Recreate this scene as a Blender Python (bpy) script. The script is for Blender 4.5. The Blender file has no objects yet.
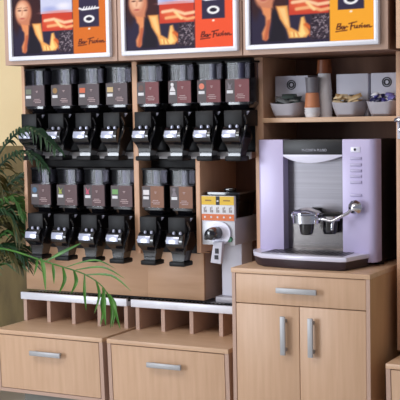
import bpy, bmesh, math, random
import numpy as np
from mathutils import Vector, Matrix
PI = math.pi
S = bpy.context.scene
COL = S.collection
random.seed(7)

# ------------------------------------------------------------------ camera, world, lights, exposure
cam_d = bpy.data.cameras.new('camera')
cam = bpy.data.objects.new('camera', cam_d); COL.objects.link(cam)
cam_d.sensor_width = 36.0
cam_d.lens = 1163.78 / 400 * 36.0
yaw, pit, rol = math.radians(28.054), math.radians(-4.25), math.radians(-1.0054)
fw = Vector((-math.sin(yaw)*math.cos(pit), math.cos(yaw)*math.cos(pit), math.sin(pit)))
r0 = fw.cross(Vector((0, 0, 1))).normalized(); u0 = r0.cross(fw)
r1 = r0*math.cos(rol) + u0*math.sin(rol); u1 = -r0*math.sin(rol) + u0*math.cos(rol)
M = Matrix((r1, u1, -fw)).transposed().to_4x4()
M.translation = Vector((2.13355, -4.27248, 1.53599))
cam.matrix_world = M
S.camera = cam

w = bpy.data.worlds.new('world'); S.world = w; w.use_nodes = True
bg = w.node_tree.nodes['Background']
bg.inputs[0].default_value = (0.80, 0.84, 1.0, 1); bg.inputs[1].default_value = 0.26

def area(name, loc, target, sx, sy, energy, color):
    d = bpy.data.lights.new(name, 'AREA'); d.shape = 'RECTANGLE'; d.size = sx; d.size_y = sy
    d.energy = energy; d.color = color
    o = bpy.data.objects.new(name, d); COL.objects.link(o); o.location = loc
    o.rotation_euler = (Vector(target) - Vector(loc)).to_track_quat('-Z', 'Y').to_euler()
    return o
area('ceiling_lamp', (-0.6, -2.3, 3.3), (-0.2, 0.1, 0.8), 2.6, 1.4, 48, (1.0, 0.93, 0.86))
area('window_light', (-3.2, -4.7, 1.45), (-0.3, 0.2, 1.0), 1.8, 2.0, 142, (0.86, 0.92, 1.0))
S.view_settings.view_transform = 'Standard'; S.view_settings.look = 'None'
S.view_settings.gamma = 1; S.view_settings.use_curve_mapping = False
S.view_settings.exposure = 0.15

# ------------------------------------------------------------------ materials
def srgb(r, g, b):
    def f(c):
        c /= 255.0
        return c/12.92 if c <= 0.04045 else ((c+0.055)/1.055)**2.4
    return (f(r), f(g), f(b), 1)

def mat(name, col, rough=0.5, metal=0.0, emit=None, es=0.0, spec=0.5, coat=0.0):
    m = bpy.data.materials.new(name); m.use_nodes = True
    b = m.node_tree.nodes['Principled BSDF']
    b.inputs['Base Color'].default_value = srgb(*col)
    b.inputs['Roughness'].default_value = rough; b.inputs['Metallic'].default_value = metal
    b.inputs['Specular IOR Level'].default_value = spec
    b.inputs['Coat Weight'].default_value = coat
    if emit: b.inputs['Emission Color'].default_value = srgb(*emit); b.inputs['Emission Strength'].default_value = es
    return m

def noisy(name, c1, c2, scale=(1, 1, 1), freq=6.0, rough=0.5, detail=4, bump=0.0, metal=0.0):
    m = mat(name, c1, rough, metal); nt = m.node_tree; b = nt.nodes['Principled BSDF']
    tc = nt.nodes.new('ShaderNodeTexCoord'); mp = nt.nodes.new('ShaderNodeMapping'); mp.inputs['Scale'].default_value = scale
    nz = nt.nodes.new('ShaderNodeTexNoise'); nz.inputs['Scale'].default_value = freq; nz.inputs['Detail'].default_value = detail
    rp = nt.nodes.new('ShaderNodeValToRGB')
    rp.color_ramp.elements[0].position = 0.3; rp.color_ramp.elements[0].color = srgb(*c1)
    rp.color_ramp.elements[1].position = 0.7; rp.color_ramp.elements[1].color = srgb(*c2)
    L = nt.links.new
    L(tc.outputs['Object'], mp.inputs[0]); L(mp.outputs[0], nz.inputs['Vector']); L(nz.outputs['Fac'], rp.inputs[0])
    L(rp.outputs[0], b.inputs['Base Color'])
    if bump:
        bp = nt.nodes.new('ShaderNodeBump'); bp.inputs['Strength'].default_value = bump; bp.inputs['Distance'].default_value = 0.002
        L(nz.outputs['Fac'], bp.inputs['Height']); L(bp.outputs[0], b.inputs['Normal'])
    return m

M_wood = noisy('beech_front', (200, 162, 130), (210, 173, 142), (14, 14, 0.9), 4.0, 0.42)
M_woodh = noisy('beech_top', (204, 166, 134), (215, 179, 147), (0.9, 9, 9), 4.0, 0.42)
M_edge = mat('beech_greyed', (188, 156, 138), 0.5)  # greyer beech: the light on the cupboard fronts is put into the colour
M_up = noisy('beech_upright', (206, 160, 128), (214, 170, 138), (8, 8, 0.8), 4.0, 0.45)
M_panel = noisy('beech_panel', (200, 156, 121), (212, 170, 135), (1.0, 10, 10), 3.0, 0.45)
M_side = noisy('beech_side_shaded', (188, 143, 104), (200, 156, 116), (6, 6, 0.6), 4.0, 0.45)  # darker than the fronts: shade of the side face put into the beech
M_dark = mat('shadow_gap', (60, 38, 28), 0.7)
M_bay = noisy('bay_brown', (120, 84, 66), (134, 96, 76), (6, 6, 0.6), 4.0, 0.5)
M_black = mat('black_plastic', (12, 11, 14), 0.5, spec=0.3)
M_blackmat = mat('black_panel', (15, 12, 13), 0.6)
M_gloss = mat('gloss_black', (22, 21, 26), 0.14, 0, spec=0.6, coat=0.5)
M_silverp = mat('pearl_silver', (196, 200, 222), 0.22, 0.35)
M_chrome = mat('chrome', (225, 225, 232), 0.12, 1.0)
M_alu = mat('brushed_aluminium', (196, 196, 202), 0.4, 0.35)
M_aluw = mat('white_aluminium', (230, 231, 240), 0.35, 0.1)
M_handle = mat('satin_handle', (172, 172, 174), 0.45, 0.25)
M_wall = noisy('plaster_beige', (230, 206, 160), (236, 213, 168), (1, 1, 1), 3.0, 0.8)
M_facing = noisy('facing_brown', (92, 76, 42), (118, 100, 58), (3, 3, 1), 5.0, 0.7)
M_floor = noisy('floor_tile', (206, 204, 200), (214, 212, 208), (1, 1, 1), 4.0, 0.4)
M_ceil = mat('ceiling_white', (225, 225, 225), 0.8)
M_plinth = mat('plinth_grey', (120, 120, 112), 0.5)
M_lav = mat('lavender_enamel', (196, 186, 222), 0.32, 0.05)
M_lavw = mat('pale_lavender', (224, 222, 240), 0.3, 0.05)
M_steel = noisy('brushed_steel', (120, 117, 122), (130, 127, 132), (0.6, 2, 40), 4.0, 0.38, metal=0.9)
M_polish = mat('polished_steel', (160, 154, 152), 0.16, 1.0)
M_strip = mat('black_strip', (20, 19, 23), 0.42)
M_plum = mat('plum_base', (50, 36, 44), 0.4)
M_cardw = mat('white_card', (205, 204, 216), 0.7)
M_scoop = mat('grey_plastic', (172, 168, 176), 0.35)
M_ink = mat('black_ink', (34, 32, 40), 0.6)
M_white = mat('white_paper', (226, 226, 230), 0.6)
M_cupw = mat('white_cup', (222, 218, 220), 0.55)
M_terra = mat('terracotta_cup', (190, 122, 84), 0.55)
M_brown = mat('brown_cup', (122, 66, 36), 0.45)
M_greycup = mat('grey_cup', (110, 106, 112), 0.5)
M_beans = noisy('coffee_beans', (38, 30, 29), (70, 57, 56), (1, 1, 1), 90.0, 0.35, bump=0.4)
M_column = mat('blue_grey_tube', (88, 86, 124), 0.4)
M_stem = mat('palm_stem', (112, 120, 52), 0.6)
M_soil = mat('soil', (60, 42, 30), 0.9)
M_pot = mat('clay_pot', (150, 92, 66), 0.7)

def acrylic():
    m = bpy.data.materials.new('clear_acrylic'); m.use_nodes = True; nt = m.node_tree
    nt.nodes.remove(nt.nodes['Principled BSDF']); out = nt.nodes['Material Output']
    t = nt.nodes.new('ShaderNodeBsdfTransparent'); t.inputs[0].default_value = (0.62, 0.60, 0.66, 1)
    g = nt.nodes.new('ShaderNodeBsdfGlossy'); g.inputs['Roughness'].default_value = 0.12
    fr = nt.nodes.new('ShaderNodeFresnel'); fr.inputs[0].default_value = 1.36
    mx = nt.nodes.new('ShaderNodeMixShader')
    nt.links.new(fr.outputs[0], mx.inputs[0]); nt.links.new(t.outputs[0], mx.inputs[1]); nt.links.new(g.outputs[0], mx.inputs[2])
    nt.links.new(mx.outputs[0], out.inputs[0])
    return m
M_acryl = acrylic()
def tint(name, col):
    m = acrylic(); m.name = name
    for n in m.node_tree.nodes:
        if n.type == 'BSDF_TRANSPARENT': n.inputs[0].default_value = col
    return m
M_hopper = tint('smoked_acrylic', (0.24, 0.14, 0.09, 1))

# ------------------------------------------------------------------ mesh helpers
def box(bm, x0, x1, y0, y1, z0, z1, bev=0.0, seg=2):
    vs = [bm.verts.new(p) for p in ((x0,y0,z0),(x1,y0,z0),(x1,y1,z0),(x0,y1,z0),(x0,y0,z1),(x1,y0,z1),(x1,y1,z1),(x0,y1,z1))]
    fs = [bm.faces.new([vs[i] for i in q]) for q in ((3,2,1,0),(4,5,6,7),(0,1,5,4),(1,2,6,5),(2,3,7,6),(3,0,4,7))]
    if bev:
        es = list({e for f in fs for e in f.edges})
        bmesh.ops.bevel(bm, geom=es, offset=bev, segments=seg, affect='EDGES', profile=0.5)
    return bm
def BX(*a, **k): return box(bmesh.new(), *a, **k)

def prism(bm, pts, h0, h1, axis='x', bev=0.0):
    """extrude a closed outline; axis x: pts are (y,z); axis y: (x,z); axis z: (x,y)"""
    def v(p, h): return (h, p[0], p[1]) if axis == 'x' else ((p[0], h, p[1]) if axis == 'y' else (p[0], p[1], h))
    a = [bm.verts.new(v(p, h0)) for p in pts]; b = [bm.verts.new(v(p, h1)) for p in pts]
    n = len(pts); fs = [bm.faces.new(a), bm.faces.new(b[::-1])]
    side = [bm.faces.new((a[i], b[i], b[(i+1) % n], a[(i+1) % n])) for i in range(n)]
    bmesh.ops.recalc_face_normals(bm, faces=fs+side)
    if bev:
        es = list({e for f in fs for e in f.edges})
        bmesh.ops.bevel(bm, geom=es, offset=bev, segments=2, affect='EDGES', profile=0.5)
    return bm

def rrect(x0, x1, y0, y1, r, n=4):
    pts = []
    for cx, cy, a0 in ((x1-r, y0+r, -90), (x1-r, y1-r, 0), (x0+r, y1-r, 90), (x0+r, y0+r, 180)):
        for k in range(n+1):
            a = math.radians(a0 + 90*k/n); pts.append((cx+r*math.cos(a), cy+r*math.sin(a)))
    return pts

def lathe(bm, prof, c=(0, 0, 0), n=24, axis='z', cap=True):
    rings = []
    for r, h in prof:
        ring = []
        for k in range(n):
            a = 2*PI*k/n; p = (r*math.cos(a), r*math.sin(a))
            q = (p[0], p[1], h) if axis == 'z' else ((p[0], h, p[1]) if axis == 'y' else (h, p[0], p[1]))
            ring.append(bm.verts.new((q[0]+c[0], q[1]+c[1], q[2]+c[2])))
        rings.append(ring)
    fs = []
    for a, b in zip(rings, rings[1:]):
        for k in range(n): fs.append(bm.faces.new((a[k], a[(k+1) % n], b[(k+1) % n], b[k])))
    if cap: fs += [bm.faces.new(rings[0]), bm.faces.new(rings[-1])]
    bmesh.ops.recalc_face_normals(bm, faces=fs)
    return bm

def loft(bm, rings, cap0=True, cap1=True):
    R = [[bm.verts.new(p) for p in r] for r in rings]; n = len(R[0]); fs = []
    for a, b in zip(R, R[1:]):
        for k in range(n): fs.append(bm.faces.new((a[k], a[(k+1) % n], b[(k+1) % n], b[k])))
    if cap0: fs.append(bm.faces.new(R[0]))
    if cap1: fs.append(bm.faces.new(R[-1]))
    bmesh.ops.recalc_face_normals(bm, faces=fs)
    return bm

def smooth_path(pts, sub=6):
    P = [Vector(p) for p in pts]
    if len(P) < 3: return P
    out = []
    for i in range(len(P)-1):
        p0 = P[max(i-1, 0)]; p1 = P[i]; p2 = P[i+1]; p3 = P[min(i+2, len(P)-1)]
        for k in range(sub):
            t = k/sub
            out.append(0.5*((2*p1)+(p2-p0)*t+(2*p0-5*p1+4*p2-p3)*t*t+(3*p1-p0-3*p2+p3)*t**3))
    out.append(P[-1]); return out

def tube(bm, pts, rad, n=8, sub=5):
    P = smooth_path(pts, sub); m = len(P); rings = []
    up = Vector((0, 0, 1))
    for i, p in enumerate(P):
        d = (P[min(i+1, m-1)] - P[max(i-1, 0)]).normalized()
        a = d.cross(up)
        if a.length < 1e-3: a = d.cross(Vector((0, 1, 0)))
        a.normalize(); b = a.cross(d)
        r = rad(i/(m-1)) if callable(rad) else rad
        rings.append([p + a*(r*math.cos(2*PI*k/n)) + b*(r*math.sin(2*PI*k/n)) for k in range(n)])
    return loft(bm, rings)

def obj(name, bm, m, parent=None, smooth=True, angle=38):
    me = bpy.data.meshes.new(name)
    bmesh.ops.remove_doubles(bm, verts=bm.verts, dist=1e-6)
    bm.to_mesh(me); bm.free()
    for x in (m if isinstance(m, (list, tuple)) else [m]): me.materials.append(x)
    if smooth:
        for f in me.polygons: f.use_smooth = True
        me.set_sharp_from_angle(angle=math.radians(angle))
    o = bpy.data.objects.new(name, me); COL.objects.link(o)
    if parent: o.parent = parent
    return o

def thing(name, label, cat, loc=(0, 0, 0), rotz=0, group=None):
    o = bpy.data.objects.new(name, None); COL.objects.link(o)
    o.empty_display_size = 0.05
    o.location = loc; o.rotation_euler = (0, 0, rotz); o['label'] = label; o['category'] = cat
    if group: o['group'] = group
    return o
def tag(o, label, cat, group=None, kind=None):
    if label: o['label'] = label
    if cat: o['category'] = cat
    if group: o['group'] = group
    if kind: o['kind'] = kind
    return o
def struct(name, bm, m, label, cat):
    o = obj(name, bm, m, smooth=False); o['kind'] = 'structure'; o['label'] = label; o['category'] = cat
    return o
def children(o): return [c for c in COL.objects if c.parent == o]
def dup(o, parent=None):
    kids = children(o)
    c = o.copy(); COL.objects.link(c)
    if parent: c.parent = parent
    for k in kids: dup(k, c)
    return c
def text_mesh(name, s, size, m, parent, loc, rot=(PI/2, 0, 0), ext=0.0006, align='CENTER'):
    cu = bpy.data.curves.new(name, 'FONT'); cu.body = s; cu.size = size; cu.extrude = ext; cu.align_x = align; cu.align_y = 'CENTER'
    t = bpy.data.objects.new(name+'_tmp', cu); COL.objects.link(t)
    dg = bpy.context.evaluated_depsgraph_get()
    me = bpy.data.meshes.new_from_object(t.evaluated_get(dg))
    bpy.data.objects.remove(t); bpy.data.curves.remove(cu)
    me.materials.clear(); me.materials.append(m)
    o = bpy.data.objects.new(name, me); COL.objects.link(o); o.parent = parent; o.location = loc; o.rotation_euler = rot
    return o

# ------------------------------------------------------------------ the setting
FZ = 0.14
struct('floor', BX(-5, 4, -6, 0.9, FZ-0.1, FZ), M_floor, 'pale tiled floor seen beside the plinth at bottom left', 'floor')
struct('wall_back', BX(-5, 4, 0.80, 0.9, FZ, 3.5), M_wall, 'warm beige plaster wall behind the coffee station', 'wall')
struct('ceiling', BX(-5, 4, -6, 0.9, 3.5, 3.6), M_ceil, 'white ceiling above the coffee station', 'ceiling')
struct('trim_1', BX(-5, -1.30, 0.775, 0.80, FZ, 1.38), M_facing, 'brown wainscot on the lower wall behind the palm', 'facing')  # board that makes the lower wall olive-brown below the beige

# ------------------------------------------------------------------ handles and drawer units
def handle(parent, x, y, z, length, vertical=False):
    bm = bmesh.new(); h = length/2
    if vertical:
        box(bm, x-0.011, x+0.011, y-0.032, y-0.022, z-h, z+h, 0.002)
        for s in (-1, 1): box(bm, x-0.007, x+0.007, y-0.023, y, z+s*(h-0.02)-0.007, z+s*(h-0.02)+0.007)
    else:
        box(bm, x-h, x+h, y-0.032, y-0.022, z-0.011, z+0.011, 0.002)
        for s in (-1, 1): box(bm, x+s*(h-0.02)-0.007, x+s*(h-0.02)+0.007, y-0.023, y, z-0.007, z+0.007)
    return obj('handle', bm, M_handle, parent)

def make_drawer_unit(label, x, wd):
    """origin at left front top edge projected on the floor"""
    t = thing('drawer_unit', label, 'drawer unit', (x, 0, FZ), 0, 'beech drawer units along the floor')
    zb, zt = 0.262-FZ, 0.555-FZ; sl = 0.012
    bm = bmesh.new()
    prism(bm, [(0.0, zt-0.02), (sl, zb), (0.58, zb), (0.58, zt-0.02)], 0, 0.018, 'x')
    prism(bm, [(0.0, zt-0.02), (sl, zb), (0.58, zb), (0.58, zt-0.02)], wd-0.018, wd, 'x')
    prism(bm, [(sl, zb), (sl, zb+0.016), (0.58, zb+0.016), (0.58, zb)], 0.018, wd-0.018, 'x')
    box(bm, 0.018, wd-0.018, 0.56, 0.58, zb+0.016, zt-0.02)
    obj('carcass', bm, M_edge, t)
    obj('top_board', BX(0, wd, -0.003, 0.58, zt-0.02, zt, 0.0015), M_woodh, t)
    bm = bmesh.new()
    f = lambda z: sl*(zt-0.02-z)/(zt-0.02-zb)
    z0, z1 = zb+0.019, zt-0.024
    prism(bm, [(f(z1)+0.0, z1), (f(z0)+0.0, z0), (f(z0)+0.018, z0), (f(z1)+0.018, z1)], 0.021, wd-0.021, 'x', 0.001)
    d = obj('drawer', bm, M_wood, t)
    hz = 0.462-FZ
    handle(d, wd*0.5, f(hz), hz, 0.168)
    obj('plinth', BX(0.07, wd-0.05, 0.12, 0.56, 0, zb), M_plinth, t)
    return t
make_drawer_unit('low beech drawer unit at far left under the first pigeonhole shelf', -1.235, 0.59)
make_drawer_unit('low beech drawer unit in the middle, beside the tall cabinet with doors', -0.62, 0.598)
make_drawer_unit('low beech unit cut off at the bottom right corner', 0.662, 0.6)

# tall cabinet under the machine
t = thing('base_cabinet', 'beech base cabinet with one drawer and two doors under the coffee machine', 'cabinet', (0, 0, FZ))
ct = 0.9-FZ
bm = bmesh.new()
box(bm, 0, 0.016, 0, 0.58, 0.10, ct-0.02); box(bm, 0.584, 0.6, 0, 0.58, 0.10, ct-0.02)
box(bm, 0.016, 0.584, 0.02, 0.58, 0.10, 0.118); box(bm, 0.016, 0.584, 0.56, 0.58, 0.118, ct-0.02)
box(bm, 0.016, 0.584, 0.02, 0.56, ct-0.155, ct-0.14)
obj('carcass', bm, M_side, t)
for x in (0, 0.584): obj('edging', BX(x, x+0.016, -0.002, 0.0, 0.10, ct-0.02), M_edge, t)
obj('countertop', BX(-0.002, 0.602, -0.006, 0.6, ct-0.02, ct, 0.0015), M_woodh, t)
d = obj('drawer', BX(0.018, 0.582, 0.0, 0.018, 0.757-FZ, ct-0.023, 0.001), M_wood, t)
handle(d, 0.298, 0.0, 0.820-FZ, 0.175)
for x0, x1, hx in ((0.018, 0.2985, 0.238), (0.3015, 0.582, 0.358)):
    d = obj('door', BX(x0, x1, 0.0, 0.018, 0.105, 0.753-FZ, 0.001), M_wood, t)
    handle(d, hx, 0.0, 0.636-FZ, 0.158, True)
obj('plinth', BX(0.02, 0.58, 0.07, 0.56, 0, 0.10), M_plinth, t)

# pigeonhole trays
def drip_shelf(label, x0, x1, divs, back):
    t = thing('pigeonhole_shelf', label, 'shelf', (x0, 0.226, 0.555), 0, 'pigeonhole shelves on the drawer units')
    wd = x1-x0
    bm = BX(0, wd, 0, 0.016, 0.105, 0.139, 0.0015); box(bm, 0, wd, 0.016, 0.36, 0.105, 0.125)
    obj('tray', bm, M_aluw, t)
    bm = BX(0.004, wd-0.004, 0.017, back, 0.126, 0.134)
    for k in range(int(wd/0.02)): box(bm, 0.012+k*0.02, 0.016+k*0.02, 0.018, back-0.002, 0.134, 0.137)
    obj('grille', bm, M_blackmat, t)
    for x in divs:
        obj('divider', BX(x-x0, x-x0+0.019, 0.012, 0.35, 0.0, 0.105), M_edge, t)
    obj('back_board', BX(0.0, wd, 0.35, 0.36, 0, 0.105), M_bay, t)
    return t
drip_shelf('silver fronted pigeonhole shelf at left, palm leaves hanging over it', -1.252, -0.655, (-1.245, -1.108, -0.966, -0.822, -0.676), 0.07)
drip_shelf('silver fronted pigeonhole shelf in the middle, under the grinder', -0.632, -0.022, (-0.614, -0.480, -0.334, -0.186), 0.07)

# ------------------------------------------------------------------ shelving frame
t = thing('wall_shelving', 'tall beech shelving frame holding the coffee dispensers and the machine bay', 'shelving', (0, 0.3, 0.695))
Z = lambda z: z-0.695
def sh(name, x0, x1, y0, y1, z0, z1, m, **k): return obj(name, BX(x0, x1, y0-0.3, y1-0.3, Z(z0), Z(z1), 0.001), m, t)
sh('upright', -1.173, -1.156, 0.175, 0.62, 0.925, 1.77, M_up)
sh('upright', -0.569, -0.543, 0.175, 0.62, 0.915, 1.77, M_up)
sh('upright', -0.008, 0.031, 0.262, 0.62, 0.905, 1.77, M_up)
sh('upright', 0.632, 0.662, 0.23, 0.62, 0.56, 1.77, M_up)
sh('back_panel', -1.173, 0.662, 0.62, 0.635, 0.70, 1.77, M_bay)
sh('front_panel', -1.262, -0.578, 0.290, 0.305, 0.70, 1.34, M_panel)
sh('front_panel', -0.578, -0.284, 0.290, 0.305, 0.70, 0.915, M_panel)
sh('front_panel', -0.568, -0.257, 0.290, 0.305, 0.915, 1.34, M_panel)
sh('niche_side', -0.256, -0.235, 0.175, 0.53, 0.93, 1.34, M_up)
sh('niche_side', -0.302, -0.284, 0.306, 0.53, 0.70, 0.93, M_edge)
sh('niche_back', -0.237, 0.002, 0.53, 0.545, 0.70, 1.34, M_bay)
sh('black_panel', -1.156, -0.569, 0.288, 0.30, 1.367, 1.77, M_blackmat)
sh('black_panel', -0.543, -0.008, 0.288, 0.30, 1.367, 1.77, M_blackmat)
sh('black_panel', -1.156, -0.569, 0.284, 0.30, 0.935, 1.34, M_blackmat)
sh('black_panel', -0.543, -0.257, 0.284, 0.30, 0.92, 1.34, M_blackmat)
for x0, x1 in ((-1.156, -0.569), (-0.543, -0.008)):
    l = sh('ledge', x0, x1, 0.225, 0.62, 1.342, 1.366, M_bay)
    obj('ledge_front', BX(x0, x1, -0.09, -0.075, Z(1.339), Z(1.368), 0.001), M_alu, l)
l = sh('shelf', 0.031, 0.632, 0.25, 0.62, 1.492, 1.512, M_woodh)

# ------------------------------------------------------------------ overhead cupboards and lightboxes
for x0, x1, lab in ((-1.165, -0.560, 'overhead beech cupboard at left behind the orange lit poster'),
                    (-0.557, 0.041, 'overhead beech cupboard in the middle behind the red lit poster'),
                    (0.044, 0.664, 'overhead beech cupboard at right behind the yellow lit poster')):
    t = thing('overhead_cupboard', lab, 'cupboard', (x0, 0.045, 1.770), 0, 'overhead cupboards')
    wd = x1-x0
    bm = BX(0, wd, 0.018, 0.62, 0.0, 0.016); box(bm, 0, 0.016, 0.018, 0.62, 0.016, 0.56); box(bm, wd-0.016, wd, 0.018, 0.62, 0.016, 0.56)
    box(bm, 0.016, wd-0.016, 0.6, 0.62, 0.016, 0.56); box(bm, 0, wd, 0.018, 0.62, 0.56, 0.576)
    obj('carcass', bm, M_bay, t)
    obj('flap_door', BX(0.001, wd-0.001, 0, 0.017, 0.0, 0.576, 0.001), M_edge, t)
t = thing('overhead_cupboard', 'overhead beech cupboard cut off at the right picture edge', 'cupboard', (0.694, 0.045, 1.772), 0, 'overhead cupboards')
bm = BX(0, 0.3, 0.018, 0.62, 0.0, 0.016); box(bm, 0, 0.016, 0.018, 0.62, 0.016, 0.56); box(bm, 0, 0.3, 0.018, 0.62, 0.56, 0.576); box(bm, 0.284, 0.3, 0.018, 0.62, 0.016, 0.56)
obj('carcass', bm, M_bay, t)
obj('flap_door', BX(0.001, 0.299, 0, 0.017, 0.0, 0.576, 0.001), M_panel, t)

# poster artwork, painted as colours on a fine grid (poster 1 pixel layout: x 0..93, y up 0..82)
def poster_mesh(name, wd, ht, base, warm, parent, loc):
    nx, ny = 150, 150; VK = 0.79                  # artwork is a little flatter than square units
    gx, gy = np.meshgrid(np.linspace(0, 93, nx), np.linspace(0, 93*ht/wd/VK, ny))
    col = np.zeros((ny, nx, 3)); col[:] = (46, 38, 62)
    rs = np.random.RandomState(3)
    def put(mask, c): 
        m_ = np.clip(mask, 0, 1)[..., None]; col[:] = col*(1-m_) + np.array(c, float)*m_
    def poly(P_, c, soft=0.5):
        P_ = np.array(P_, float); inside = np.zeros(gx.shape, bool); dmin = np.full(gx.shape, 1e9)
        for (xa, ya), (xb, yb) in zip(P_, np.roll(P_, -1, 0)):
            if ya != yb:
                cond = ((ya > gy) != (yb > gy)) & (gx < (xb-xa)*(gy-ya)/(yb-ya)+xa); inside ^= cond
            L2 = (xb-xa)**2+(yb-ya)**2+1e-9
            tt = np.clip(((gx-xa)*(xb-xa)+(gy-ya)*(yb-ya))/L2, 0, 1)
            dmin = np.minimum(dmin, np.hypot(gx-xa-tt*(xb-xa), gy-ya-tt*(yb-ya)))
        put(0.5+np.where(inside, dmin, -dmin)/(2*soft), c)
    def ell(cx, cy, rx, ry, c, soft=0.08): put(0.5+(1-np.hypot((gx-cx)/rx, (gy-cy)/ry))/(2*soft), c)
    def stroke(P_, wdt, c, soft=0.35):
        d = np.full(gx.shape, 1e9)
        for (xa, ya), (xb, yb) in zip(P_, P_[1:]):
            L2 = (xb-xa)**2+(yb-ya)**2+1e-9
            tt = np.clip(((gx-xa)*(xb-xa)+(gy-ya)*(yb-ya))/L2, 0, 1)
            d = np.minimum(d, np.hypot(gx-xa-tt*(xb-xa), gy-ya-tt*(yb-ya)))
        put(0.5+(wdt-d)/(2*soft), c)
    # hair, face, arms
    gy = gy/0.8                                   # the figure is drawn in taller units
    ell(15, 62, 15, 26, (58, 30, 34), 0.15); ell(22, 44, 7, 20, (64, 32, 34), 0.3); ell(4, 52, 4, 22, (52, 28, 34), 0.3)
    poly([(8, 50), (17, 50), (18, 38), (15, 30), (10, 34)], (206, 128, 92), 1.0)
    ell(11.5, 57, 8.2, 17, (206, 130, 98), 0.15); ell(10, 60, 5.6, 11, (240, 188, 154), 0.35)
    for ex in (7.6, 13.8): ell(ex, 60, 1.7, 0.9, (96, 52, 46), 0.6); stroke([(ex-2, 63), (ex+2, 63.4)], 0.3, (130, 76, 62), 0.6)
    stroke([(10.6, 60), (10.0, 54)], 0.5, (206, 140, 110), 0.7); ell(10.4, 49.5, 2.3, 1.0, (188, 88, 78), 0.6)
    poly([(9, 42), (16, 40), (16.5, 30), (15, 22), (14, 14), (14.5, 7), (12, 4.5), (9.5, 6), (9, 13), (12, 22), (12, 30)], (230, 146, 96), 0.9)
    stroke([(14.6, 26), (12, 6)], 1.4, (192, 98, 66), 1.2)
    poly([(17, 40), (21, 36), (28, 12), (28, 3), (14, 3), (17, 22)], (30, 24, 36), 1.2)
    poly([(20, 42), (29, 42), (30, 30), (31, 18), (37, 13), (39, 28), (41.5, 29), (44, 17), (46, 11), (43, 6), (30, 6), (28, 16), (23, 28)], (244, 168, 92), 0.9)
    poly([(22, 40), (27, 40), (29, 26), (30, 18), (27, 22)], (252, 204, 132), 1.0)
    poly([(31, 13), (38, 12), (40, 28), (41, 16), (43, 10), (40, 6.5), (32, 7)], (255, 220, 136), 1.0)
    stroke([(43, 20), (47, 15), (47, 8)], 1.7, (212, 100, 48), 1.0)
    stroke([(36, 12), (37.5, 7)], 0.5, (220, 130, 70), 0.6); stroke([(33.5, 12), (34, 7)], 0.5, (220, 130, 70), 0.6)
    gy = gy*0.8
    # photo blocks in the middle
    poly([(29, 43), (60, 43), (60, 140), (29, 140)], (206, 208, 234), 0.4)
    ell(38, 47, 7, 3, (170, 176, 220), 0.6); ell(52, 50, 6, 3, (236, 232, 244), 0.6); ell(46, 44, 14, 1.6, (220, 150, 150), 0.6)
    poly([(30, 25), (60, 25), (60, 43), (30, 43)], (206, 66, 46), 0.4)
    ell(42, 33, 9, 4.5, (226, 100, 62), 0.5)
    stroke([(33, 36), (42, 37), (52, 33), (60, 34)], 1.5, (250, 200, 158), 0.8)
    stroke([(36, 30), (46, 31), (54, 28), (60, 29)], 1.4, (246, 176, 120), 0.8)
    stroke([(44, 35), (49, 29)], 1.2, (255, 214, 150), 0.8)
    poly([(46, 2.5), (60, 2.5), (60, 25), (46, 25)], (58, 46, 58), 0.4)
    for _ in range(120):
        a = rs.uniform(0, PI); x, y = rs.uniform(46.8, 59.4), rs.uniform(3, 24.5)
        stroke([(x, y), (x+math.cos(a), y+math.sin(a))], 0.3, [(176, 160, 168), (112, 92, 100), (20, 14, 24)][rs.randint(3)], 0.4)
    # flat colour side panel, dark square with ring and word
    poly([(60.5, -1), (94, -1), (94, 140), (60.5, 140)], base, 0.4)
    gr = np.clip((gx-60.5)/33, 0, 1)*np.clip(1-gy/70, 0, 1)*(gx > 60.5)
    put(gr*0.0, warm)
    poly([(66.5, 27), (85.5, 27), (85.5, 140), (66.5, 140)], (52, 44, 70), 0.4)
    ell(76, 35, 5.2, 3.8, (246, 244, 244), 0.1); ell(76, 35, 3.0, 1.9, (40, 34, 52), 0.15)
    stroke([(67, 46), (70, 44.6), (85, 45.6)], 0.9, (240, 238, 240), 0.4)
    for k in range(5): stroke([(70.5+k*2.6, 44.8), (71.6+k*2.6, 47.2)], 0.6, (240, 238, 240), 0.4)
    ell(76, 25.2, 1.1, 0.9, (255, 240, 220), 0.4)
    # handwritten words
    ink = (72, 26, 22)
    def wr(P_): stroke([(65+x*1.0, 9+y*1.0) for x, y in P_], 0.42, ink, 0.35)
    wr([(0.5, 1.5), (1.6, 6), (3.6, 6), (3.2, 4.2), (1.6, 3.6), (3.4, 3), (3, 1.4), (0.8, 1.2)])
    wr([(5.6, 3.4), (4.4, 3.4), (4, 1.8), (5, 1.3), (6, 3.4), (6.2, 1.4), (7.2, 3), (7.6, 3.4), (8.6, 3)])
    wr([(10.6, 0.6), (11.6, 6.2)]); wr([(9.6, 5.8), (15, 7)]); wr([(11, 3.6), (13.4, 4)])
    wr([(13.6, 3.8), (13.6, 1.8), (15, 1.8), (15.4, 3.8), (15.6, 1.8)])
    wr([(18, 4), (16.8, 3.6), (17.8, 2.6), (16.6, 1.8)]); wr([(18.8, 3.8), (18.8, 1.8)]); ell(84.0, 14.4, 0.5, 0.5, ink, 0.5)
    wr([(20.8, 3.8), (20, 2.8), (21, 1.9), (22, 3), (20.8, 3.8)]); wr([(22.6, 1.9), (22.8, 3.8), (24, 3.6), (24.2, 1.9), (25.8, 2.4)])
    wr([(0, -0.6), (8, 0.2)])
    c = np.clip(col/255, 0, 1); lin = np.where(c <= 0.04045, c/12.92, ((c+0.055)/1.055)**2.4)
    me = bpy.data.meshes.new(name)
    X = gx*wd/93; Zz = gy*wd/93*VK
    verts = [(float(a), 0.0, float(b)) for a, b in zip(X.ravel(), Zz.ravel())]
    faces = [(j*nx+i, j*nx+i+1, (j+1)*nx+i+1, (j+1)*nx+i) for j in range(ny-1) for i in range(nx-1)]
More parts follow.
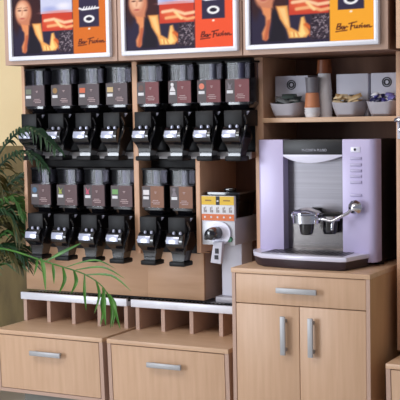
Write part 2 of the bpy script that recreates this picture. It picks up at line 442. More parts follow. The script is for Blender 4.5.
    me.from_pydata(verts, [], faces)
    at = me.color_attributes.new('art', 'FLOAT_COLOR', 'POINT')
    at.data.foreach_set('color', np.concatenate([lin.reshape(-1, 3), np.ones((nx*ny, 1))], 1).astype(np.float32).ravel())
    me.materials.append(M_poster)
    o = bpy.data.objects.new(name, me); COL.objects.link(o); o.parent = parent; o.location = loc
    return o
M_poster = mat('backlit_poster', (255, 255, 255), 0.5, spec=0.1)
nt = M_poster.node_tree; an = nt.nodes.new('ShaderNodeAttribute'); an.attribute_name = 'art'
pb = nt.nodes['Principled BSDF']
dk = nt.nodes.new('ShaderNodeVectorMath'); dk.operation = 'SCALE'; dk.inputs['Scale'].default_value = 0.45
nt.links.new(an.outputs['Color'], dk.inputs[0]); nt.links.new(dk.outputs[0], pb.inputs['Base Color']); nt.links.new(an.outputs['Color'], pb.inputs['Emission Color'])
pb.inputs['Emission Strength'].default_value = 0.5

for x0, x1, z0, base, warm, lab in (
        (-1.127, -0.582, 1.787, (218, 112, 38), (200, 90, 30), 'lit advertising poster with orange side panel, leftmost above the dispensers'),
        (-0.526, 0.031, 1.788, (242, 88, 52), (240, 80, 60), 'lit advertising poster with red side panel, middle above the dispensers'),
        (0.066, 0.634, 1.789, (250, 170, 48), (250, 150, 40), 'lit advertising poster with yellow side panel, above the coffee machine')):
    t = thing('lightbox', lab, 'lightbox', (x0, 0.045, z0), 0, 'lit advertising posters')
    wd = x1-x0; H = 0.52; b = 0.021
    bm = bmesh.new()
    box(bm, 0, wd, -0.026, 0, 0, b, 0.006); box(bm, 0, wd, -0.026, 0, H-b, H, 0.006)
    box(bm, 0, b, -0.026, 0, b*0.6, H-b*0.6, 0.006); box(bm, wd-b, wd, -0.026, 0, b*0.6, H-b*0.6, 0.006)
    obj('frame', bm, M_aluw, t)
    obj('backing', BX(b*0.5, wd-b*0.5, -0.012, -0.001, b*0.5, H-b*0.5), M_white, t)
    poster_mesh('poster', wd-2*b+0.004, H-2*b+0.004, base, warm, t, (b-0.002, -0.0135, b-0.002))

# ------------------------------------------------------------------ coffee bean dispensers
def make_dispenser():
    t = thing('coffee_dispenser', '', 'dispenser')
    bm = bmesh.new()                                                  # back spine
    box(bm, -0.034, 0.034, -0.02, 0, 0.03, 0.41, 0.004)
    box(bm, -0.061, 0.061, -0.112, -0.014, 0.405, 0.414, 0.003)
    obj('spine', bm, M_black, t)
    can = loft(bmesh.new(), [[(x, y, z) for x, y in rrect(-0.059, 0.059, -0.115, -0.021, 0.014)] for z in (0.238, 0.405)])
    obj('canister', can, M_acryl, t)
    bm = loft(bmesh.new(), [[(x, y, z) for x, y in rrect(-0.054, 0.054, -0.110, -0.026, 0.010)] for z in (0.242, 0.34)])
    obj('coffee_fill', bm, M_beans, t)
    bm = lathe(bmesh.new(), [(0.016, 0.341), (0.016, 0.404)], (0.0, -0.075, 0), 14)
    obj('feed_tube', bm, M_column, t)
    rings = []
    for z, s, yf in ((0.238, 1.0, -0.115), (0.228, 0.98, -0.114), (0.215, 0.8, -0.10), (0.2, 0.62, -0.085)):
        rings.append([(x*s, y, z) for x, y in rrect(-0.055, 0.055, yf, -0.014, 0.012)])
    obj('collar', loft(bmesh.new(), rings), M_gloss, t)
    bm = BX(-0.037, 0.049, -0.176, -0.02, 0.136, 0.205, 0.004)
    obj('block', bm, M_black, t)
    # glossy curved nose seen from the side: bulges forward below the block then sweeps back to the neck
    prof = [(-0.10, 0.139), (-0.165, 0.143), (-0.190, 0.138), (-0.205, 0.127), (-0.213, 0.110), (-0.212, 0.094), (-0.204, 0.080),
            (-0.192, 0.071), (-0.180, 0.060), (-0.174, 0.045), (-0.175, 0.012), (-0.12, 0.012), (-0.11, 0.05), (-0.08, 0.09)]
    w_ = lambda z: 0.040 if z > 0.075 else 0.027 + 0.013*max(0, (z-0.03)/0.045)
    bm = loft(bmesh.new(), [[(0.007+s*w_(z), y+0.006, z-0.003) for y, z in prof] for s in (-1, -0.6, 0.6, 1)])
    obj('nose', bm, M_gloss, t)
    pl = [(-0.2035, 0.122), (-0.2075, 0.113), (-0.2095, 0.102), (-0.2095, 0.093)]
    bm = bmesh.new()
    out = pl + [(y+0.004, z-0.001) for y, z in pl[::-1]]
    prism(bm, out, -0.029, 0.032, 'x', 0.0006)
    obj('nose_patch', bm, M_silverp, t)  # bluish-white patch on the nose front, modelled as a thin pale strip
    bm = bmesh.new(); box(bm, -0.031, 0.047, -0.186, -0.105, -0.009, 0.012, 0.006)
    obj('chute', bm, M_black, t)
    for x in (-0.002, 0.030):
        bm = lathe(bmesh.new(), [(0.003, -0.007), (0.0065, -0.005), (0.007, 0.003), (0.004, 0.007)], (x, -0.1855, 0.137), 12)
        obj('screw', bm, M_silverp, t)
    bm = tube(bmesh.new(), [(0.047, -0.165, 0.185), (0.053, -0.15, 0.15), (0.050, -0.16, 0.11), (0.044, -0.175, 0.08), (0.040, -0.17, 0.045)], 0.007, 8)
    obj('lever', bm, M_gloss, t)
    bm = prism(bmesh.new(), [(-0.012, 0.008), (0.012, 0.008), (0.004, -0.004), (-0.002, -0.010)], -0.004, 0.004, 'y', 0.001)
    bmesh.ops.translate(bm, verts=bm.verts, vec=(0.049, -0.127, 0.192))
    obj('clip', bm, M_silverp, t)
    return t

M_dim = mat('dim_lettering', (176, 176, 188), 0.5)
M_txt = mat('label_text', (186, 160, 160), 0.5)
def label_card(parent, ground, icon, shape):
    """the printed card behind the front of a canister"""
    bm = BX(-0.0555, 0.0555, -0.1172, -0.1156, 0.240, 0.335)
    o = obj('label_card', bm, ground, parent)
    obj('card_photo', BX(-0.0550, -0.012, -0.1174, -0.1172, 0.2405, 0.334), G_dim, o)
    y1, y0 = -0.1174, -0.1182
    obj('price_tag', BX(-0.049, -0.020, y0, y1, 0.276, 0.289, 0.0003), M_white, o)
    bm = bmesh.new()
    if shape == 0: box(bm, -0.049, -0.018, y0, y1, 0.296, 0.318)
    elif shape == 1:
        lathe(bm, [(0.013, y0), (0.013, y1)], (-0.034, 0, 0.309), 14, 'y')
    elif shape == 2:
        prism(bm, [(-0.046, 0.294), (-0.026, 0.294), (-0.030, 0.306), (-0.022, 0.322), (-0.034, 0.310), (-0.046, 0.326), (-0.042, 0.304)], y0, y1, 'y')
    else:
        lathe(bm, [(0.008, y0), (0.008, y1)], (-0.036, 0, 0.320), 12, 'y'); prism(bm, [(-0.049, 0.292), (-0.020, 0.292), (-0.030, 0.312), (-0.040, 0.312)], y0, y1, 'y')
    obj('picture', bm, icon, o)
    bm = bmesh.new()
    for k, (a, b) in enumerate(((0.0, 0.028), (-0.006, 0.036), (0.002, 0.034))):
        x = a
        while x < b:
            l_ = random.uniform(0.003, 0.007); box(bm, x, min(x+l_, b), y0, y1, 0.270-k*0.0075, 0.2735-k*0.0075); x += l_+0.0015
    box(bm, 0.008, 0.020, y0, y1, 0.308, 0.3105); box(bm, 0.011, 0.017, y0, y1, 0.3025, 0.305)
    obj('lettering', bm, M_txt, o)
def C(n, c): return mat('label_'+n, c, 0.5)
G_dim = C('dim', (70, 58, 60))
G_mauve, G_red, G_rose, G_tan = C('mauve', (76, 57, 62)), C('red', (112, 40, 45)), C('rose', (84, 52, 54)), C('tan', (132, 84, 56))
ICON = dict(sage=C('sage', (104, 112, 92)), gold=C('gold', (150, 110, 50)), orange=C('orange', (206, 92, 46)), cream=C('cream', (198, 170, 120)),
            brown=C('brown', (96, 60, 50)), white=C('white', (222, 218, 220)), salmon=C('salmon', (224, 120, 92)), grey=C('grey', (120, 110, 118)),
            blue=C('blue', (66, 106, 140)), lime=C('lime', (150, 160, 60)), pink=C('pink', (190, 70, 100)), green=C('green', (104, 158, 84)))
L1, M1 = (-1.094, -0.944, -0.794, -0.645), (-0.483, -0.323, -0.180, -0.044)
spec = [(x, 1.343, G_mauve, i, s, l) for x, i, s, l in zip(L1, ('sage', 'gold', 'orange', 'cream'), (0, 1, 0, 0),
        ('upper left coffee dispenser nearest the palm, with a dull green picture', 'second upper left dispenser from the palm, with a gold round picture on its card',
         'upper left dispenser with an orange picture on its mauve card', 'upper left dispenser with a cream picture, just left of the beech divider'))]
spec += [(x, 1.343, G_red, i, s, l) for x, i, s, l in zip(M1, ('brown', 'white', 'salmon', 'grey'), (1, 3, 1, 2),
        ('upper dispenser with red card and brown picture, just right of the beech divider', 'upper dispenser with a white figure on its red card',
         'upper dispenser with a salmon round picture on its red card', 'upper dispenser with red card, nearest the coffee machine'))]
spec += [(x, 0.884, G_rose, i, s, l) for x, i, s, l in zip((-1.074, -0.927, -0.777, -0.631), ('blue', 'lime', 'pink', 'green'), (1, 2, 2, 0),
        ('lower dispenser nearest the palm, with a blue round picture', 'lower dispenser with a yellow-green leaf shape on its card',
         'lower dispenser with a pink pointed picture on its card', 'lower dispenser with a square green picture, just left of the beech divider'))]
spec += [(x, 0.884, G_tan, i, s, l) for x, i, s, l in zip((-0.468, -0.324), ('white', 'grey'), (0, 3),
        ('lower dispenser with tan card and white picture, just right of the beech divider', 'lower dispenser with tan card, beside the grinder niche'))]
proto = make_dispenser()
for k, (x, z, g, i, s, l) in enumerate(spec):
    o = proto if k == 0 else dup(proto)
    spec[k] = (o, g, i, s)
    o.location = (x, 0.283, z); o['label'] = l; o['group'] = 'coffee dispensers on the shelving'
for o, g, i, s in spec: label_card(o, g, ICON[i], s)

# ------------------------------------------------------------------ grinder in the niche
t = thing('coffee_grinder', 'grey coffee grinder with yellow top label and black knob in the niche', 'grinder', (-0.15, 0.18, 0.697))
gz = lambda z: z-0.697-0.004
obj('base', BX(-0.075, 0.08, 0.10, 0.26, 0, 0.028, 0.006), M_scoop, t)
obj('column', BX(-0.055, 0.045, 0.13, 0.24, 0.028, gz(0.985), 0.004), mat('grey_white_column', (214, 214, 226), 0.4), t)
obj('body', BX(-0.078, 0.078, 0.004, 0.25, gz(0.972), gz(1.088), 0.006), mat('silver_grey', (170, 168, 174), 0.38, 0.25), t)
obj('fascia', BX(-0.079, 0.079, -0.002, 0.006, gz(0.972), gz(1.078), 0.001), M_alu, t)
p = obj('sign', BX(-0.079, 0.079, -0.006, 0.012, gz(1.076), gz(1.185), 0.001), M_white, t)
M_yel, M_or = mat('yellow_print', (228, 186, 40), 0.5), mat('orange_print', (216, 110, 50), 0.5)
bm = BX(-0.078, -0.008, -0.0075, -0.0058, gz(1.146), gz(1.183)); box(bm, 0.010, 0.078, -0.0075, -0.0058, gz(1.146), gz(1.183))
obj('yellow_band', bm, M_yel, p)
obj('badge', BX(-0.008, 0.010, -0.0078, -0.0058, gz(1.146), gz(1.183)), M_ink, p)
obj('orange_band', BX(-0.078, 0.078, -0.0075, -0.0058, gz(1.078), gz(1.106)), M_or, p)
bm = bmesh.new(); bm2 = bmesh.new()
for k in range(5):
    x = -0.062+k*0.0305
    lathe(bm, [(0.0045, -0.0082), (0.0045, -0.0072)], (x, 0, gz(1.093)), 10, 'y')
    box(bm2, x-0.006, x-0.001, -0.0072, -0.0058, gz(1.113), gz(1.135)); box(bm2, x+0.001, x+0.008, -0.0072, -0.0058, gz(1.113), gz(1.124)); box(bm2, x+0.002, x+0.005, -0.0072, -0.0058, gz(1.128), gz(1.138))
box(bm, -0.004, 0.005, -0.0088, -0.0075, gz(1.16), gz(1.166)); 
obj('dots', bm, M_white, p); obj('pictures', bm2, mat('print_grey', (150, 140, 140), 0.5), p)
bm = bmesh.new(); box(bm, -0.060, -0.030, -0.0082, -0.0074, gz(1.162), gz(1.168)); box(bm, 0.028, 0.060, -0.0082, -0.0074, gz(1.162), gz(1.168))
obj('lettering', bm, mat('print_brown', (150, 110, 30), 0.5), p)
bm = loft(bmesh.new(), [[(x, y, z) for x, y in rrect(-0.074, 0.074+e, 0.02, 0.20+e, 0.02)] for z, e in ((gz(1.088), 0), (gz(1.15), 0.01), (gz(1.19), 0.012))])
obj('hopper', bm, M_hopper, t)
obj('beans', loft(bmesh.new(), [[(x, y, z) for x, y in rrect(-0.068, 0.068, 0.03, 0.19, 0.02)] for z in (gz(1.09), gz(1.15))]), M_beans, t)
bm = loft(bmesh.new(), [[(x, y, z) for x, y in rrect(-0.078, 0.09, 0.014, 0.216, 0.02)] for z in (gz(1.19), gz(1.199))]); box(bm, -0.012, 0.03, 0.08, 0.12, gz(1.199), gz(1.213), 0.004)
obj('lid', bm, M_gloss, t)
bm = lathe(bmesh.new(), [(0.05, -0.014), (0.050, -0.008), (0.044, -0.002)], (0.012, 0, gz(1.024)), 24, 'y')
obj('dial', bm, M_lavw, t)
bm = lathe(bmesh.new(), [(0.014, -0.085), (0.024, -0.080), (0.028, -0.06), (0.028, -0.013)], (-0.003, 0, gz(1.026)), 20, 'y'); box(bm, -0.034, -0.018, -0.075, -0.05, gz(1.0), gz(1.03), 0.005)
obj('knob', bm, M_gloss, t)
bm = lathe(bmesh.new(), [(0.011, -0.012), (0.012, -0.002)], (0.056, 0, gz(0.998)), 14, 'y')
obj('button', bm, mat('green_button', (20, 110, 66), 0.4), t)
bm = prism(bmesh.new(), [(-0.004, gz(0.99)), (0.038, gz(0.99)), (0.030, gz(0.895)), (-0.020, gz(0.90))], -0.045, -0.025, 'y', 0.002)
l = obj('spout', bm, M_cardw, t)
bm = BX(0.004, 0.021, -0.047, -0.0449, gz(0.94), gz(0.962)); box(bm, 0.001, 0.019, -0.047, -0.0449, gz(0.915), gz(0.933))
obj('key_pad', bm, M_ink, l)

# ------------------------------------------------------------------ coffee machine
t = thing('coffee_machine', 'lavender and steel coffee machine with chrome group head on the beech cabinet', 'coffee machine', (0.29, 0.20, 0.9))
X = lambda x: x-0.29
Zm = lambda z: z-0.9
Y = lambda y: y-0.20
obj('body', BX(X(0.05), X(0.550), Y(0.255), Y(0.57), 0.012, Zm(1.415), 0.006), M_black, t)
def pillar(x0, x1, rl, rr):
    pts = []
    def arc(cx, cy, r, a0):
        for k in range(6):
            a = math.radians(a0+90*k/5); pts.append((cx+r*math.cos(a), cy+r*math.sin(a)))
    arc(x1-rr, Y(0.2)+rr, rr, -90); pts.append((x1, Y(0.275))); pts.append((x0, Y(0.275))); arc(x0+rl, Y(0.2)+rl, rl, 180)
    return obj('side_pillar', prism(bmesh.new(), pts, 0.018, Zm(1.421), 'z', 0.003), M_lav, t)
pillar(X(0.033), X(0.148), 0.012, 0.002)
rp = pillar(X(0.412), X(0.553), 0.002, 0.03)
s = obj('top_strip', BX(X(0.148), X(0.412), Y(0.203), Y(0.26), Zm(1.358), Zm(1.420), 0.002), M_strip, t)
text_mesh('lettering', 'M-COSTA PLUSO', 0.0145, M_dim, s, (X(0.288), Y(0.2025), Zm(1.376)))
bm = bmesh.new(); pts = [(X(0.148), Zm(1.358)), (X(0.412), Zm(1.358))]
for k in range(17):
    u = 1-k/16; pts.append((X(0.148)+0.264*u, Zm(1.355)-0.032*math.sin(PI*u**0.85)**0.8 if 0 < u < 1 else Zm(1.352)))
prism(bm, pts, Y(0.198), Y(0.262), 'y', 0.001)
obj('visor', bm, M_lavw, t)
obj('steel_panel', BX(X(0.148), X(0.412), Y(0.252), Y(0.262), Zm(0.945), Zm(1.36)), M_steel, t)
obj('polished_panel', BX(X(0.148), X(0.412), Y(0.249), Y(0.252), Zm(0.958), Zm(1.118)), M_polish, t)
# drip tray
plan = [(X(0.022), Y(0.255)), (X(0.012), Y(0.19)), (X(0.05), Y(0.115)), (X(0.11), Y(0.058)), (X(0.28), Y(0.036)), (X(0.465), Y(0.036)), (X(0.484), Y(0.045)), (X(0.522), Y(0.198)), (X(0.522), Y(0.255))]
plan = plan[::-1]
sc = lambda P_, k: [((x-X(0.28))*k+X(0.28), (y-Y(0.2))*k+Y(0.2)) for x, y in P_]
obj('drip_tray', loft(bmesh.new(), [[(x, y, 0.002) for x, y in sc(plan, 0.95)], [(x, y, 0.012) for x, y in sc(plan, 0.98)], [(x, y, Zm(0.937)) for x, y in plan]]), M_plum, t)
bm = loft(bmesh.new(), [[(x, y, Zm(0.937)) for x, y in sc(plan, 1.0)], [(x, y, Zm(0.940)) for x, y in sc(plan, 1.012)], [(x, y, Zm(0.951)) for x, y in sc(plan, 1.012)], [(x, y, Zm(0.955)) for x, y in sc(plan, 1.0)]])
obj('tray_rim', bm, M_lavw, t)
bm = BX(X(0.10), X(0.46), Y(0.075), Y(0.252), Zm(0.955), Zm(0.958), 0.001)
gq = obj('drip_plate', bm, M_steel, t)
bm = bmesh.new()
for k in range(16): box(bm, X(0.116)+k*0.0215, X(0.116)+k*0.0215+0.01, Y(0.09), Y(0.19), Zm(0.9581), Zm(0.9588))
obj('slots', bm, M_ink, gq)
# group head with portafilter
c = (X(0.275), Y(0.145), 0)
bm = lathe(bmesh.new(), [(0.040, Zm(1.074)), (0.056, Zm(1.079)), (0.058, Zm(1.112)), (0.061, Zm(1.115)), (0.061, Zm(1.122)), (0.050, Zm(1.130)), (0.036, Zm(1.134)), (0.02, Zm(1.142)), (0.008, Zm(1.144))], c, 32)
gh = obj('group_head', bm, M_chrome, t)
bm = BX(X(0.25), X(0.30), Y(0.19), Y(0.256), Zm(1.085), Zm(1.135), 0.008)
obj('group_neck', bm, M_black, gh)
for sx in (-1, 1): obj('lug', BX(c[0]+sx*0.058-0.012, c[0]+sx*0.058+0.012, c[1]-0.005, c[1]+0.02, Zm(1.095), Zm(1.118), 0.003), M_gloss, gh)
bm = lathe(bmesh.new(), [(0.031, Zm(1.073)), (0.029, Zm(1.05)), (0.025, Zm(1.034)), (0.019, Zm(1.030))], c, 20)
obj('spout', bm, M_gloss, t)
c2 = (X(0.350), Y(0.215), 0)
bm = lathe(bmesh.new(), [(0.026, Zm(1.030)), (0.030, Zm(1.040)), (0.034, Zm(1.085)), (0.030, Zm(1.09))], c2, 24)
obj('spout', bm, M_gloss, t)
bm = lathe(bmesh.new(), [(0.047, Zm(1.086)), (0.048, Zm(1.098)), (0.044, Zm(1.104))], c2, 24)
obj('collar_ring', bm, M_chrome, t)
obj('outlet_block', BX(X(0.300), X(0.411), Y(0.225), Y(0.250), Zm(1.082), Zm(1.114), 0.004), M_black, t)
# steam tap and wand on the right pillar
bm = lathe(bmesh.new(), [(0.018, Y(0.2)), (0.020, Y(0.185)), (0.029, Y(0.180)), (0.030, Y(0.168)), (0.022, Y(0.158)), (0.016, Y(0.150)), (0.006, Y(0.146))], (X(0.478), 0, Zm(1.146)), 9, 'y')
kn = obj('steam_knob', bm, M_chrome, t)
bm = tube(bmesh.new(), [(X(0.468), Y(0.160), Zm(1.140)), (X(0.452), Y(0.145), Zm(1.122)), (X(0.425), Y(0.132), Zm(1.108)), (X(0.395), Y(0.125), Zm(1.092)), (X(0.36), Y(0.122), Zm(1.098)), (X(0.330), Y(0.13), Zm(1.098))], 0.0065, 10)
obj('lever_arm', bm, M_chrome, t)
bm = tube(bmesh.new(), [(X(0.40), Y(0.125), Zm(1.092)), (X(0.396), Y(0.122), Zm(1.075)), (X(0.395), Y(0.122), Zm(1.055))], 0.006, 10)
obj('steam_nozzle', bm, M_chrome, t)
M_btn = mat('button_lavender', (182, 174, 208), 0.3)
for z in (1.343, 1.317, 1.293, 1.270, 1.246, 1.193):
    obj('button', BX(X(0.446), X(0.496), Y(0.195), Y(0.201), Zm(z)-0.006, Zm(z)+0.006, 0.0028), M_btn, rp)
p_ = obj('display', BX(X(0.449), X(0.490), Y(0.1975), Y(0.201), Zm(1.367), Zm(1.390), 0.001), M_lavw, rp)
obj('indicator', lathe(bmesh.new(), [(0.0055, Y(0.1965)), (0.0055, Y(0.1976))], (X(0.468), 0, Zm(1.379)), 12, 'y'), M_ink, p_)
for x in (0.075, 0.53):
    obj('foot', lathe(bmesh.new(), [(0.02, 0), (0.02, 0.018)], (X(x), Y(0.31), 0), 14), M_black, t)

# ------------------------------------------------------------------ sachet dispensers on the upper shelf
ZS = 1.512
def sachet_dispenser(label, x0, x1, logo):
    wd = x1-x0
    t = thing('sachet_dispenser', label, 'dispenser', (x0, 0.34, ZS), 0, 'white sachet dispensers on the shelf')
    obj('carton', BX(0, wd, 0.015, 0.15, 0.0005, 0.179, 0.003), M_cardw, t)
    # scoop tray: flares to a wide lip, the lip dips in the middle
    N = 13; outer = []; inner = []
    def ring(z, ax, ay, dip, inset):
        pts = []
        for k in range(N):                      # front curve from left to right
            u = -1+2*k/(N-1)
            y = -ay*(1-abs(u)**6)
            pts.append((wd/2+u*(ax-inset), y+inset, z-dip*(1-u*u)))
        pts.append((wd/2+(ax-inset), 0.013, z)); pts.append((wd/2-(ax-inset), 0.013, z))
        return pts
    h = wd/2
    rings = [ring(0.0, h*0.72, 0.055, 0, 0), ring(0.010, h*0.82, 0.075, 0, 0), ring(0.040, h*0.98, 0.085, 0.0, 0), ring(0.066, h*1.07, 0.09, 0.008, 0),
             ring(0.066, h*1.07, 0.09, 0.008, 0.004), ring(0.040, h*0.98, 0.085, 0.0, 0.004), ring(0.006, h*0.80, 0.06, 0, 0.004)]
    obj('scoop_tray', loft(bmesh.new(), rings), M_scoop, t)
    obj('latch', BX(h-0.012, h+0.012, 0.004, 0.016, 0.074, 0.092, 0.003), M_ink, t)
    if logo:
        bm = bmesh.new()
        lathe(bm, [(0.017, 0.0125), (0.021, 0.0125), (0.021, 0.0152), (0.017, 0.0152), (0.017, 0.0125)], (h, 0, 0.140), 28, 'y', cap=False)
        lathe(bm, [(0.008, 0.0125), (0.014, 0.0125), (0.014, 0.0152), (0.008, 0.0152), (0.008, 0.0125)], (h, 0, 0.140), 24, 'y', cap=False)
        obj('round_logo', bm, M_ink, t)
    return t
bins = [('white sachet dispenser at left of the shelf, holding dark packets', 0.046, 0.200, True),
        ('white sachet dispenser behind the cup stack, holding beige packets', 0.328, 0.470, False),
        ('white sachet dispenser at right of the shelf, holding blue wrapped sweets', 0.481, 0.622, True)]
for l, a, b, lg in bins: sachet_dispenser(l, a, b, lg)

def pillow(lx, ly, h):
    bm = bmesh.new(); nx, ny = 8, 6; top = []; bot = []
    for j in range(ny+1):
        for i in range(nx+1):
            u, v = -1+2*i/nx, -1+2*j/ny
            hh = h*max(0, (1-u*u)*(1-v*v))**0.5
            top.append(bm.verts.new((u*lx, v*ly, hh+0.0004))); bot.append(bm.verts.new((u*lx, v*ly, -hh-0.0004)))
    for j in range(ny):
        for i in range(nx):
            a = j*(nx+1)+i; q = (a, a+1, a+nx+2, a+nx+1)
            bm.faces.new([top[k] for k in q]); bm.faces.new([bot[k] for k in q[::-1]])
    return bm
def pieces(name, cat, group, n, x0, x1, size, mats, label, zz, heap):
    protos = [obj(name, pillow(*size), m) for m in mats]
    for k in range(n):
        o = protos[k] if k < len(protos) else None
        if o is None: o = protos[k % len(protos)].copy(); COL.objects.link(o)
        u = random.uniform(0.16, 0.84) if n > 6 else (k+0.5)/n
        lay = k/n
        o.location = (x0+(x1-x0)*u, 0.34-0.043+random.uniform(-0.025, 0.022), ZS+zz+heap*lay*(1-abs(2*u-1)*0.7))
        o.rotation_euler = (random.uniform(0.3, 0.9), random.uniform(-0.4, 0.4), random.uniform(-0.6, 0.6))
        tag(o, label, cat, group)
pieces('sachet', 'sachet', 'foil packets in the left dispenser', 8, 0.058, 0.190, (0.032, 0.017, 0.007), [mat('dark_foil', (38, 44, 46), 0.3), mat('green_black_foil', (70, 82, 80), 0.3), mat('silver_foil', (150, 156, 160), 0.25, 0.5)],
       'foil packet in the left white sachet dispenser', 0.060, 0.042)
pieces('sugar_sachet', 'sachet', 'beige packets in the middle dispenser', 14, 0.342, 0.458, (0.025, 0.011, 0.005), [mat('beige_paper', (206, 180, 140), 0.6), mat('tan_paper', (186, 150, 104), 0.6), mat('ivory_paper', (226, 206, 170), 0.6)],
       'beige paper packet in the sachet dispenser behind the cups', 0.058, 0.046)
pieces('wrapped_sweet', 'sweet', 'blue and white sweets in the right dispenser', 24, 0.487, 0.618, (0.018, 0.010, 0.007), [mat('blue_wrap', (62, 58, 130), 0.3), mat('white_wrap', (226, 226, 234), 0.35), mat('white_wrap', (226, 226, 234), 0.35), mat('violet_wrap', (110, 104, 168), 0.3), mat('navy_wrap', (34, 32, 74), 0.3)],
       'small wrapped sweet in the right white sachet dispenser', 0.058, 0.046)

# cups
def cup_mesh(r0, r1, h, lip=0.0022):
    return lathe(bmesh.new(), [(r0, 0), (r1, h-0.003), (r1+lip, h-0.003), (r1+lip, h), (r1-0.001, h), (r0-0.001, 0.003)], n=26)
def cup_stack(n, x, y, z, step, r0, r1, h, m, label, group, flip=False):
    first = None
    for k in range(n):
        if first is None: o = first = obj('paper_cup', cup_mesh(r0, r1, h), m)
        else: o = first.copy(); COL.objects.link(o)
        if flip: o.rotation_euler = (PI, 0, 0); o.location = (x, y, z+h+k*step)
        else: o.location = (x, y, z+k*step)
        tag(o, label, 'cup', group)
cup_stack(9, 0.281, 0.340, ZS, 0.0135, 0.0265, 0.0315, 0.075, M_cupw, 'white paper cup in the tall stack between the sachet dispensers', 'white cups in the tall stack', True)
o = obj('paper_cup', lathe(bmesh.new(), [(0.0335, 0), (0.0335, 0.004), (0.032, 0.004), (0.028, 0.056), (0.026, 0.058), (0.0, 0.058)], n=26, cap=False), M_brown); o.location = (0.281, 0.340, ZS+0.1835)
tag(o, 'brown cup upside down on top of the tall white cup stack', 'cup')
cup_stack(3, 0.247, 0.287, ZS, 0.010, 0.027, 0.032, 0.02, M_cupw, 'white cup in the short stack beside the tall white stack', 'white cups under the terracotta cup')
o = obj('paper_cup', lathe(bmesh.new(), [(0.0335, 0), (0.0335, 0.003), (0.032, 0.004), (0.028, 0.06), (0.026, 0.062), (0.0, 0.062)], n=26, cap=False), M_terra); o.location = (0.247, 0.287, ZS+0.0405)
tag(o, 'terracotta cup upside down on the short cup stack', 'cup')
o = obj('paper_cup', lathe(bmesh.new(), [(0.026, 0), (0.025, 0.003), (0.029, 0.06), (0.031, 0.061), (0.031, 0.064), (0.028, 0.064), (0.024, 0.006), (0.0, 0.006)], n=26, cap=False), M_greycup); o.location = (0.247, 0.287, ZS+0.103)
tag(o, 'grey cup on top of the terracotta cup', 'cup')

# chrome holder on the right upright
t = thing('chrome_holder', 'small chrome holder with pale strip on the right-hand upright', 'holder', (0.65, 0.23, 1.42))
bm = BX(-0.012, 0.03, -0.006, 0.0, 0.0, 0.09, 0.002)
obj('back_strip', bm, M_cardw, t)
bm = tube(bmesh.new(), [(-0.016, -0.012, 0.075), (0.0, -0.02, 0.078), (0.03, -0.02, 0.072)], 0.009, 10)
obj('clamp', bm, M_chrome, t)
bm = tube(bmesh.new(), [(0.002, -0.012, 0.07), (0.004, -0.016, 0.03), (0.03, -0.014, -0.005)], 0.004, 8)
obj('rod', bm, M_chrome, t)

# ------------------------------------------------------------------ palm
def leaf_mat(name, c1, c2):
    m = noisy(name, c1, c2, (1, 1, 1), 14.0, 0.4)
    return m
LB = leaf_mat('leaf_bright', (44, 96, 26), (82, 138, 44)); LD = leaf_mat('leaf_dark', (20, 48, 30), (38, 74, 40)); LO = leaf_mat('leaf_olive', (58, 60, 26), (90, 84, 40)); LM = leaf_mat('leaf_mid', (40, 84, 34), (70, 116, 48))
def blade(bm, pts, wd):
    P_ = smooth_path(pts, 5); n = len(P_); L_, C_, R_ = [], [], []
    view = Vector((0.45, -0.85, 0.25))
    for i, p in enumerate(P_):
        d = (P_[min(i+1, n-1)]-P_[max(i-1, 0)]).normalized(); s = d.cross(view)
        if s.length < 1e-4: s = d.cross(Vector((1, 0, 0)))
        s.normalize(); nn = s.cross(d).normalized(); tt = i/(n-1); h = wd*0.5*(0.35+1.6*tt if tt < 0.4 else (1-((tt-0.4)/0.6)**1.8))
        h = max(h, 0.0004)
        L_.append(bm.verts.new(p+s*h+nn*h*0.35)); C_.append(bm.verts.new(p)); R_.append(bm.verts.new(p-s*h+nn*h*0.35))
    for i in range(n-1):
        bm.faces.new((L_[i], C_[i], C_[i+1], L_[i+1])); bm.faces.new((C_[i], R_[i], R_[i+1], C_[i+1]))
def frond(parent, org, rachis, leaflets, m, wd=0.013):
    bm = bmesh.new()
    rel = lambda p: (p[0]-org[0], p[1]-org[1], p[2]-org[2])
    for k, l in enumerate(leaflets): blade(bm, [rel(p) for p in l], wd[k] if isinstance(wd, (list, tuple)) else wd)
    fo = obj('frond', bm, m, parent, angle=80)
    obj('frond_stalk', tube(bmesh.new(), [rel(p) for p in rachis], lambda t_: 0.006*(1-0.75*t_), 6, 4), m, fo)
    return fo
def auto_leaflets(rachis, n, length, droop, spread=0.6, start=0.25, jit=0.2):
    P_ = smooth_path(rachis, 8); out = []; N = len(P_)
    for k in range(n):
        t_ = start+(1-start)*k/(n-1); i = min(int(t_*(N-1)), N-2); p = P_[i]; d = (P_[i+1]-P_[i]).normalized()
        side = d.cross(Vector((0, 0, 1)))
        if side.length < 0.05: side = Vector((1, 0, 0))
        side.normalize()
        l_ = length*(0.55+0.9*math.sin(PI*min(1, 0.15+0.8*(t_-start)/(1-start))))*random.uniform(1-jit, 1+jit)*0.8
        for s in (-1, 1):
            dr = (d*0.75+side*s*spread+Vector((0, 0, 0.15))+Vector([random.uniform(-jit, jit) for _ in range(3)])*0.6).normalized()
            a = p; b = p+dr*l_*0.5; c_ = p+dr*l_*0.9+Vector((0, 0, -droop*l_))
            out.append([a, b, c_])
    return out
ORG = (-1.55, 0.10, FZ)
t = thing('potted_palm', 'feathery green palm at the left edge, fronds reaching over the dispensers and drawers', 'palm', ORG)
obj('pot', lathe(bmesh.new(), [(0.11, 0), (0.12, 0.01), (0.15, 0.24), (0.165, 0.245), (0.165, 0.28), (0.15, 0.28), (0.145, 0.25), (0.0, 0.25)], n=28, cap=False), M_pot, t)
obj('soil', lathe(bmesh.new(), [(0.144, 0.250), (0.144, 0.254)], n=28), M_soil, t)
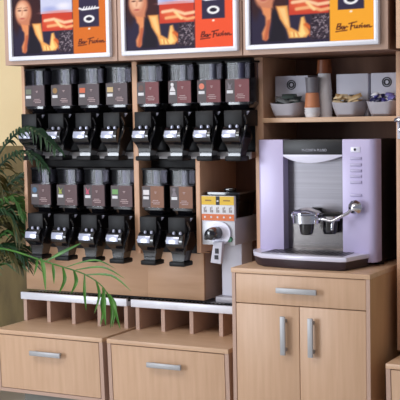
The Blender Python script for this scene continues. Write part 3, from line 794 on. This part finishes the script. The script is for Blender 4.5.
obj('stem', tube(bmesh.new(), [(0, 0, 0.25), (0.02, -0.01, 0.45), (0.05, -0.02, 0.62)], lambda a: 0.022-0.008*a, 10), M_stem, t)
top = (-1.50, 0.08, 0.76)
F1r = [top, (-1.36, -0.02, 0.90), (-1.21, -0.07, 0.940), (-1.074, -0.08, 0.938), (-0.921, -0.08, 0.904), (-0.804, -0.08, 0.878), (-0.678, -0.08, 0.849), (-0.587, -0.08, 0.801), (-0.548, -0.08, 0.743), (-0.519, -0.08, 0.684)]
F1l = [[(-0.907,0.910),(-0.886,0.866),(-0.841,0.771)],[(-0.928,0.913),(-0.935,0.878),(-0.950,0.830)],[(-0.843,0.89),(-0.833,0.851),(-0.83,0.798)],[(-0.79,0.875),(-0.781,0.818),(-0.777,0.765)],
 [(-0.732,0.865),(-0.723,0.812),(-0.725,0.764)],[(-0.675,0.85),(-0.657,0.772),(-0.648,0.698)],[(-0.619,0.827),(-0.605,0.762),(-0.602,0.688)],[(-0.875,0.898),(-0.788,0.941),(-0.708,0.98)],
 [(-0.769,0.876),(-0.616,0.914),(-0.5,0.884)],[(-0.722,0.865),(-0.576,0.885),(-0.472,0.839)],[(-0.675,0.846),(-0.542,0.848),(-0.438,0.789)],[(-0.584,0.794),(-0.576,0.72),(-0.568,0.638)],
 [(-0.574,0.786),(-0.561,0.708),(-0.548,0.635)],[(-0.564,0.777),(-0.541,0.709),(-0.528,0.628)],[(-0.554,0.769),(-0.52,0.719),(-0.502,0.638)],[(-0.544,0.761),(-0.505,0.712),(-0.477,0.627)],[(-0.579,0.785),(-0.591,0.719),(-0.583,0.654)]]
F1l = [[(a[0][0], -0.08, a[0][1]), (a[1][0], -0.08+random.uniform(-0.035, 0.02), a[1][1]), (a[2][0], -0.08+random.uniform(-0.06, 0.03), a[2][1])] for a in F1l]
frond(t, ORG, F1r, F1l, LB, [0.018, 0.012, 0.013, 0.017, 0.017, 0.013, 0.013, 0.015, 0.008, 0.009, 0.010]+[0.015]*6)
F2r = [top, (-1.44, 0.03, 0.95), (-1.361, 0.0, 1.082), (-1.249, 0.0, 1.27), (-1.176, 0.0, 1.372), (-1.128, 0.0, 1.422), (-1.076, 0.0, 1.462), (-1.031, 0.0, 1.476), (-0.976, 0.0, 1.466), (-0.917, 0.0, 1.434), (-0.865, 0.0, 1.39)]
frond(t, ORG, F2r, auto_leaflets(F2r, 20, 0.085, 0.55, 0.7, 0.45), LD, 0.011)
F3r = [top, (-1.45, 0.05, 0.92), (-1.379, 0.02, 1.033), (-1.266, 0.02, 1.223), (-1.194, 0.02, 1.311), (-1.135, 0.02, 1.353), (-1.067, 0.02, 1.371), (-1.0, 0.02, 1.353), (-0.947, 0.02, 1.308), (-0.916, 0.02, 1.259)]
frond(t, ORG, F3r, auto_leaflets(F3r[:-1], 18, 0.085, 0.5, 0.7, 0.4), LD, 0.009)
random.seed(21)
fl = [((-0.2, 0.0, 0.5), LM, 0.2, 12)]
for k in range(15):
    a = k/14
    fl.append(((random.uniform(0.16, 0.32), random.choice((0.34, 0.28, 0.18, 0.08)), 0.48-0.46*a), (LO, LD, LO, LO, LM)[k % 5], random.uniform(0.12, 0.16), 26))
for (dx, dy, dz), m, ln, n in fl:
    r = [top, (top[0]+dx*0.5, top[1]+dy*0.5, top[2]+dz*0.7+0.05), (top[0]+dx*0.85, top[1]+dy*0.85, top[2]+dz*0.98+0.04), (top[0]+dx*1.08, top[1]+dy*1.05, top[2]+dz*0.92)]
    frond(t, ORG, r, auto_leaflets(r, n, ln, 0.35, 0.8, 0.15), m, 0.0085)
